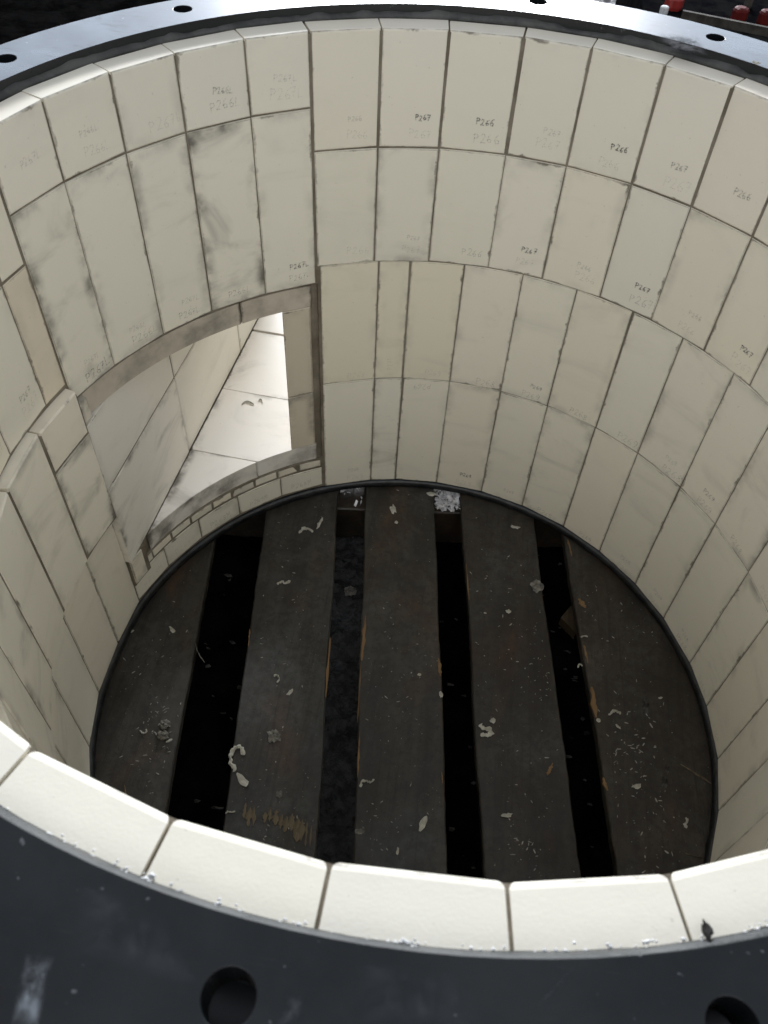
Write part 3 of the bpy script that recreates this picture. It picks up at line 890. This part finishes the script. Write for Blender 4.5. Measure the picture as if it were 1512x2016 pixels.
def lump(x, y, w, h, label, seed, m=None, z=None, name="mortar_lump", cat="lump", flat=.7, group="dried flakes on the boards"):
    z = ZB if z is None else z
    bm = bmesh.new(); bmesh.ops.create_icosphere(bm, subdivisions=3, radius=1)
    c = px(x, y, z)
    vs = []
    for v in bm.verts:
        d = v.co.normalized(); k = .85 + noise.fractal(d * 2.1 + Vector((seed * 1.7, 0, 0)), .75, 2.2, 6) * .52
        vs.append((c[0] + d.x * k * w / 2 * UPX, c[1] + d.y * k * h / 2 * UPX, z + max(-.3, d.z * k + .35) * flat * min(w, h) / 2 * UPX))
    fs = [tuple(v.index for v in f.verts) for f in bm.faces]; bm.free()
    o = mk(name, vs, fs, m or M_LUMP)
    return tag(o, label, cat, group)

curl([(588, 1050), (596, 1043), (606, 1042), (616, 1048)], 9, "curled pale flake near the top of the second board, left of a narrow one", 1)
curl([(636, 1020), (630, 1030), (624, 1042)], 8, "narrow upright pale flake near the top right edge of the second board", 2)
flake(775, 1003, 22, 40, 15, "large Y-shaped pale flake near the far end of the middle board", 3, rough=.65)
flake(780, 1028, 12, 12, 0, "small brownish flake just below the Y-shaped one on the middle board", 4)
curl([(545, 1150), (555, 1146), (563, 1149), (571, 1143)], 7, "forked pale scrap on the second board, below the two flakes at its far end", 5, lift=.004)
flake(849, 973, 30, 18, 10, "pale flake beside the bright gap at the far end of the middle board", 6)
flake(571, 1363, 12, 26, -25, "bright white pointed chip in the middle of the second board", 7, bend=.1)
curl([(539, 1332), (546, 1330), (550, 1338), (545, 1344)], 5, "small crescent curl above and left of the white pointed chip", 8, lift=.006)
curl([(481, 1487), (477, 1474), (466, 1471), (456, 1480), (453, 1495), (457, 1508), (465, 1517)], 10, "large C-shaped curl hanging over the left edge of the second board", 9, lift=.010)
flake(478, 1537, 36, 18, -38, "ragged pale flake just below the large C-shaped curl", 10, bend=.5, rough=.4)
curl([(444, 1602), (450, 1598), (457, 1600), (463, 1597)], 4, "thin wavy scrap at the left edge of the second board by the near rim", 11, lift=.003)
lump(540, 1450, 28, 28, "round dark crusty lump on the second board", 12, M_LUMP, flat=.35)
lump(550, 1565, 12, 14, "small grey lump above the scraped patch on the second board", 13)
lump(325, 1428, 20, 22, "upper of the two pale lumps on the leftmost board", 14, flat=.9)
lump(322, 1449, 24, 22, "lower and darker of the two pale lumps on the leftmost board", 15, flat=.9)
flake(334, 1458, 18, 7, 35, "white sliver leaning on the lumps of the leftmost board", 16, z=ZB + .010, bend=.1)
curl([(276, 1438), (281, 1444), (288, 1442), (288, 1436)], 4, "little hooked white scrap left of the two pale lumps", 17, lift=.003)
flake(340, 1241, 26, 11, -40, "pale oblong flake high on the leftmost board", 18)
flake(258, 1243, 18, 8, 20, "pale flake beside the tiles at the far left of the leftmost board", 19)
curl([(710, 1550), (712, 1540), (720, 1538), (728, 1541), (737, 1535)], 6, "white squiggle near the left edge of the middle board", 20, lift=.008)
flake(833, 1621, 15, 38, -15, "leaf-shaped pale flake near the near end of the middle board", 21, bend=.3, rough=.35)
flake(868, 1367, 9, 22, 10, "pale flake stuck on the right edge of the middle board", 22)
flake(825, 1328, 10, 10, 0, "small round pale chip right of the centre of the middle board", 23)
curl([(944, 1427), (953, 1434), (964, 1438), (966, 1446), (957, 1448), (946, 1446)], 11, "ring-shaped pale flake at the left edge of the fourth board", 24, lift=.006)
flake(970, 1419, 15, 15, 0, "small ragged flake just above the ring-shaped one on the fourth board", 25)
flake(998, 1605, 26, 12, 20, "pale flake near the near end of the fourth board", 26, rough=.6)
flake(1014, 1038, 30, 13, -10, "bright flake at the far end of the fourth board", 27, rough=.6)
lump(1057, 1155, 30, 38, "splintered pale knot at the right edge of the fourth board", 28, M_LUMP, name="wood_knot", flat=.4)
flake(1001, 1204, 15, 13, 0, "small pale flake in the upper middle of the fourth board", 29)
flake(955, 1207, 9, 5, 0, "tiny white chip near the left edge of the fourth board, level with a pale flake", 30)
curl([(1199, 1409), (1205, 1402), (1213, 1401), (1222, 1406)], 6, "arched pale curl on the rightmost board", 31, lift=.010)
flake(1217, 1431, 17, 7, -40, "slanting sliver just below the arched curl on the rightmost board", 32)
flake(1178, 1418, 10, 10, 0, "small round pebble at the left edge of the rightmost board", 33, bend=.1, rough=.2)
flake(1252, 1548, 26, 14, 15, "largest white flake on the near half of the rightmost board", 34, rough=.6)
lump(1270, 1390, 16, 44, "dark torn strip of bark in the middle of the rightmost board", 35, M_DARKLUMP, name="bark_strip", cat="bark", flat=.3)
lump(1308, 1540, 12, 26, "lower dark grey splinter on the rightmost board", 36, M_DARKLUMP, name="dark_splinter", cat="splinter", flat=.4)
lump(1313, 1515, 9, 20, "upper dark grey splinter on the rightmost board", 37, M_DARKLUMP, name="dark_splinter", cat="splinter", flat=.4)
curl([(1350, 1610), (1353, 1618), (1348, 1624), (1351, 1631)], 7, "twisted pale scrap near the right wall on the rightmost board", 38, lift=.006)
flake(783, 1676, 8, 18, 0, "pale sliver by the near rim on the middle board", 39)
lump(708, 1637, 18, 11, "grey crumbly patch at the left edge of the middle board by the near rim", 40, M_LUMP, flat=.4)
flake(1300, 1374, 13, 6, 25, "white sliver right of the bark strip on the rightmost board", 41)
curl([(1143, 1255), (1150, 1253), (1157, 1254)], 4, "thin curl on the left edge of the rightmost board, above the split wood", 42, lift=.004)
curl([(1137, 1315), (1141, 1308), (1147, 1312)], 5, "brown curl overhanging the gap beside the rightmost board", 43, lift=.004)
curl([(385, 1268), (389, 1283), (396, 1295), (403, 1305)], 2.5, "thin bent wire lying over the right edge of the leftmost board", 44, lift=.004, m=M_LUMP, name="bent_wire", cat="wire", group=None)
flake(1489, 124, 16, 11, -20, "pale crumb on the far right of the flange top", 45, z=.0325, name="mortar_crumb", cat="crumb", group=None)
flake(1392, 1832, 7, 13, 20, "dark chip on the near tile rim at the right", 46, z=.006, m=M_DARKLUMP, name="dark_chip", cat="chip", group=None)
# pieces inside the duct
curl([(476, 797), (484, 791), (494, 793), (500, 797)], 5, "larger curl of mortar on the bright duct floor", 47, z=ZF + .001, lift=.003, m=M_FLAKE, group="mortar bits on the duct floor")
curl([(509, 789), (514, 787), (517, 794)], 4, "smaller curl of mortar on the bright duct floor", 48, z=ZF + .001, lift=.003, m=M_FLAKE, group="mortar bits on the duct floor")
# wedge of wood in the last gap
p0 = [px(x, y, -1.80) for x, y in ((1104, 1216), (1124, 1192), (1148, 1210), (1134, 1246))]
vs = p0 + [(x, y, z - .045) for x, y, z in p0]
o = fix(mk("wood_offcut", vs, [(0, 1, 2, 3), (7, 6, 5, 4), (0, 4, 5, 1), (1, 5, 6, 2), (2, 6, 7, 3), (3, 7, 4, 0)], M_BOARD))
o.color = (2.0, 1.7, 1.2, 1)
tag(o, "square wood offcut lying in the gap beside the rightmost board", "offcut")

# uncountable small chips and dust
vs, fs = [], []
rnd = random.Random(77)
def speck(x, y, s, z=ZB + .0012):
    c = px(x, y, z); b = len(vs)
    a = rnd.uniform(0, 6.28); L = s * rnd.uniform(.6, 2.2) * UPX; w = s * rnd.uniform(.3, .6) * UPX
    ca, sa = math.cos(a), math.sin(a)
    for dx, dy, dz in ((-L, -w * .4, 0), (-L * .2, -w, 0), (L, -w * .2, 0), (L * .5, w, 0), (-L * .6, w * .8, 0)):
        vs.append((c[0] + dx * ca - dy * sa, c[1] + dx * sa + dy * ca, z))
    vs.append((c[0], c[1], z + w * rnd.uniform(.5, 1.2)))
    for i in range(5): fs.append((b + i, b + (i + 1) % 5, b + 5))
def on_board(x, y):
    p = Vector(px(x, y, ZB)); v = p.dot(PV)
    return math.hypot(p.x, p.y) < .985 and any(a + .012 < v < b - .012 for a, b, _ in BD)
cnt = 0
for cx, cy, sx, sy, n, s0, s1 in ((1250, 1480, 24, 34, 46, .8, 3.6), (1285, 1600, 40, 50, 30, .8, 2.8), (1035, 1660, 30, 32, 28, .8, 2.8), (305, 1450, 38, 60, 75, .8, 2.6), (300, 1240, 60, 60, 26, 1, 3),
                                  (600, 1100, 60, 120, 40, .8, 2.6), (790, 1100, 50, 140, 40, .8, 2.6), (985, 1100, 50, 120, 40, .8, 3), (1220, 1200, 70, 80, 40, .8, 2.6), (560, 1400, 60, 130, 34, .7, 2.4),
                                  (790, 1450, 60, 140, 46, .7, 2.4), (1030, 1400, 60, 140, 50, .7, 2.4), (1270, 1420, 70, 130, 50, .7, 2.6), (1070, 1300, 20, 60, 60, .5, 1.4), (560, 1640, 60, 30, 22, .8, 2.2), (720, 1630, 40, 30, 26, .7, 2.2)):
    for _ in range(n):
        x, y = rnd.gauss(cx, sx), rnd.gauss(cy, sy)
        if on_board(x, y): speck(x, y, rnd.uniform(s0, s1) ** 1.0)
for _ in range(900):
    x, y = rnd.uniform(170, 1420), rnd.uniform(950, 1730)
    if on_board(x, y): speck(x, y, rnd.uniform(.35, 1.1))
o = fix(mk("mortar_chips", vs, fs, M_SPECK)); tag(o, "fine pale chips and dust strewn over the pallet boards", "chips", kind="stuff")

# litter on the soil under the pallet, and the bright scraps outside the foot of the vessel
vs, fs = [], []
for _ in range(260):
    x, y = rnd.uniform(-1, 1), rnd.uniform(-.8, .95)
    c = (x, y, ZG + .02); b = len(vs); L = rnd.uniform(.004, .022); a = rnd.uniform(0, 6.28)
    for k in range(5):
        t = a + k * 1.257; q = L * rnd.uniform(.4, 1)
        vs.append((c[0] + math.cos(t) * q, c[1] + math.sin(t) * q * .5, c[2] + rnd.uniform(-.004, .012)))
    fs += [(b, b + 1, b + 2), (b, b + 2, b + 3), (b, b + 3, b + 4)]
o = mk("soil_litter", vs, fs, M_DARKLUMP); tag(o, "dim scraps on the soil between the pallet boards", "litter", kind="stuff")
vs, fs = [], []
for _ in range(420):
    u, v = rnd.uniform(.905, 1.09), rnd.uniform(.138, .228)
    if rnd.random() < .12: v = rnd.choice((rnd.uniform(-.245, -.155), rnd.uniform(.525, .615)))
    c = Vector(bp(v, u, ZB - .036 + rnd.uniform(0, .022))); b = len(vs); L = rnd.uniform(.004, .016)
    e1 = Vector((rnd.gauss(0, 1), rnd.gauss(0, 1), rnd.gauss(0, .6))).normalized() * L; e2 = Vector((rnd.gauss(0, 1), rnd.gauss(0, 1), rnd.gauss(0, .6))).normalized() * L * .4
    up_ = e1.cross(e2).normalized() * L * .25
    for q in (c - e1 - e2, c - e1 + e2, c + e2 + up_, c - e2 + up_, c + e1 - e2, c + e1 + e2): vs.append(tuple(q))
    fs += [(b, b + 1, b + 2, b + 3), (b + 3, b + 2, b + 5, b + 4)]
o = mk("pale_scraps", vs, fs, M_SWARF); tag(o, "pale scraps with bright light put into their colour, on the bearer in the gap beside the middle board", "scraps", kind="stuff")

vs, fs = [], []
nu, nv = 110, 14
for j in range(nu + 1):
    for i in range(nv + 1):
        u = -.75 + 1.655 * j / nu; v = -.275 + .15 * i / nv
        q = Vector((u * 9, v * 9, 4))
        e = min(i, nv - i, j, nu - j)
        vs.append(bp(v, u, ZG + (.004 if e == 0 else .024 + noise.fractal(q, .8, 2.2, 5) * .014 + max(0, noise.noise(q * 2.1)) * .03)))
n = nv + 1
fs = [(j * n + i, j * n + i + 1, (j + 1) * n + i + 1, (j + 1) * n + i) for j in range(nu) for i in range(nv)]
o = mk("sludge", vs, fs, M_SLUDGE, smooth=True); tag(o, "grey wet sludge on the ground between the second and middle boards", "sludge", kind="structure")
# clods on the soil seen between the second and the middle board
lump(690, 1165, 34, 30, "pale crusted clod on the soil between the second and middle boards", 50, M_LUMP, z=ZG + .035, name="soil_clod", cat="clod", group="clods of soil")
lump(684, 1100, 26, 20, "dark clod on the soil above the pale one between the boards", 51, M_SLUDGE, z=ZG + .035, name="soil_clod", cat="clod", group="clods of soil")

# ------------------------------------------------------------------ dark machine behind
mach = empty("machine", (1.9, 5.2, ZG))
tag(mach, "black machine with red caps on the ground behind the flange, top right", "machine")
def box(name, x0, x1, y0, y1, z0, z1, m, parent, bv=.004):
    vs = [(x, y, z) for z in (z0, z1) for x, y in ((x0, y0), (x1, y0), (x1, y1), (x0, y1))]
    o = fix(mk(name, vs, [(3, 2, 1, 0), (4, 5, 6, 7), (0, 1, 5, 4), (1, 2, 6, 5), (2, 3, 7, 6), (3, 0, 4, 7)], m, parent))
    if bv: bevel(o, bv, 2)
    return o
box("body", 1.02, 3.4, 4.35, 6.6, ZG, -1.24, M_BLACK, mach, .01)
e0, e1 = Vector(px(1345, 20, -1.16)), Vector(px(1485, 48, -1.16))
dr = (e1 - e0).normalized(); sd = Vector((-dr.y, dr.x, 0)) * .012
e1 = e1 + dr * .5
vs = [tuple(q + Vector((0, 0, z))) for z in (-.05, 0) for q in (e0 - sd, e1 - sd, e1 + sd, e0 + sd)]
fix(mk("rail", vs, [(3, 2, 1, 0), (4, 5, 6, 7), (0, 1, 5, 4), (1, 2, 6, 5), (2, 3, 7, 6), (3, 0, 4, 7)], M_GREYM, mach))
def cap(x, y, wpx, m, hz, name):
    c = px(x, y, -1.20); r = wpx / 2 / 330.0
    vs, fs = [], []; n = 20
    prof = ((r * .9, -.04), (r, -.02), (r, hz * .6), (r * .85, hz * .85), (r * .5, hz))
    for q, z in prof:
        for i in range(n):
            t = 2 * math.pi * i / n; k = 1 + .05 * math.cos(t * 6)
            vs.append((c[0] + math.cos(t) * q * k, c[1] + math.sin(t) * q * k, -1.20 + z))
    for j in range(len(prof) - 1):
        for i in range(n): fs.append((j * n + i, j * n + (i + 1) % n, (j + 1) * n + (i + 1) % n, (j + 1) * n + i))
    fs += [tuple(reversed(range(n))), tuple((len(prof) - 1) * n + i for i in range(n))]
    return fix(mk(name, vs, fs, m, mach))
cap(1328, 4, 40, M_RED, .04, "red_cap"); cap(1308, 18, 18, M_CRUMB, .02, "white_washer")
cap(1456, 30, 34, M_SHADEDRED, .05, "red_cap"); cap(1506, 36, 30, M_SHADEDRED, .05, "red_cap"); cap(1475, 2, 18, M_GREYM, .05, "grey_knob")
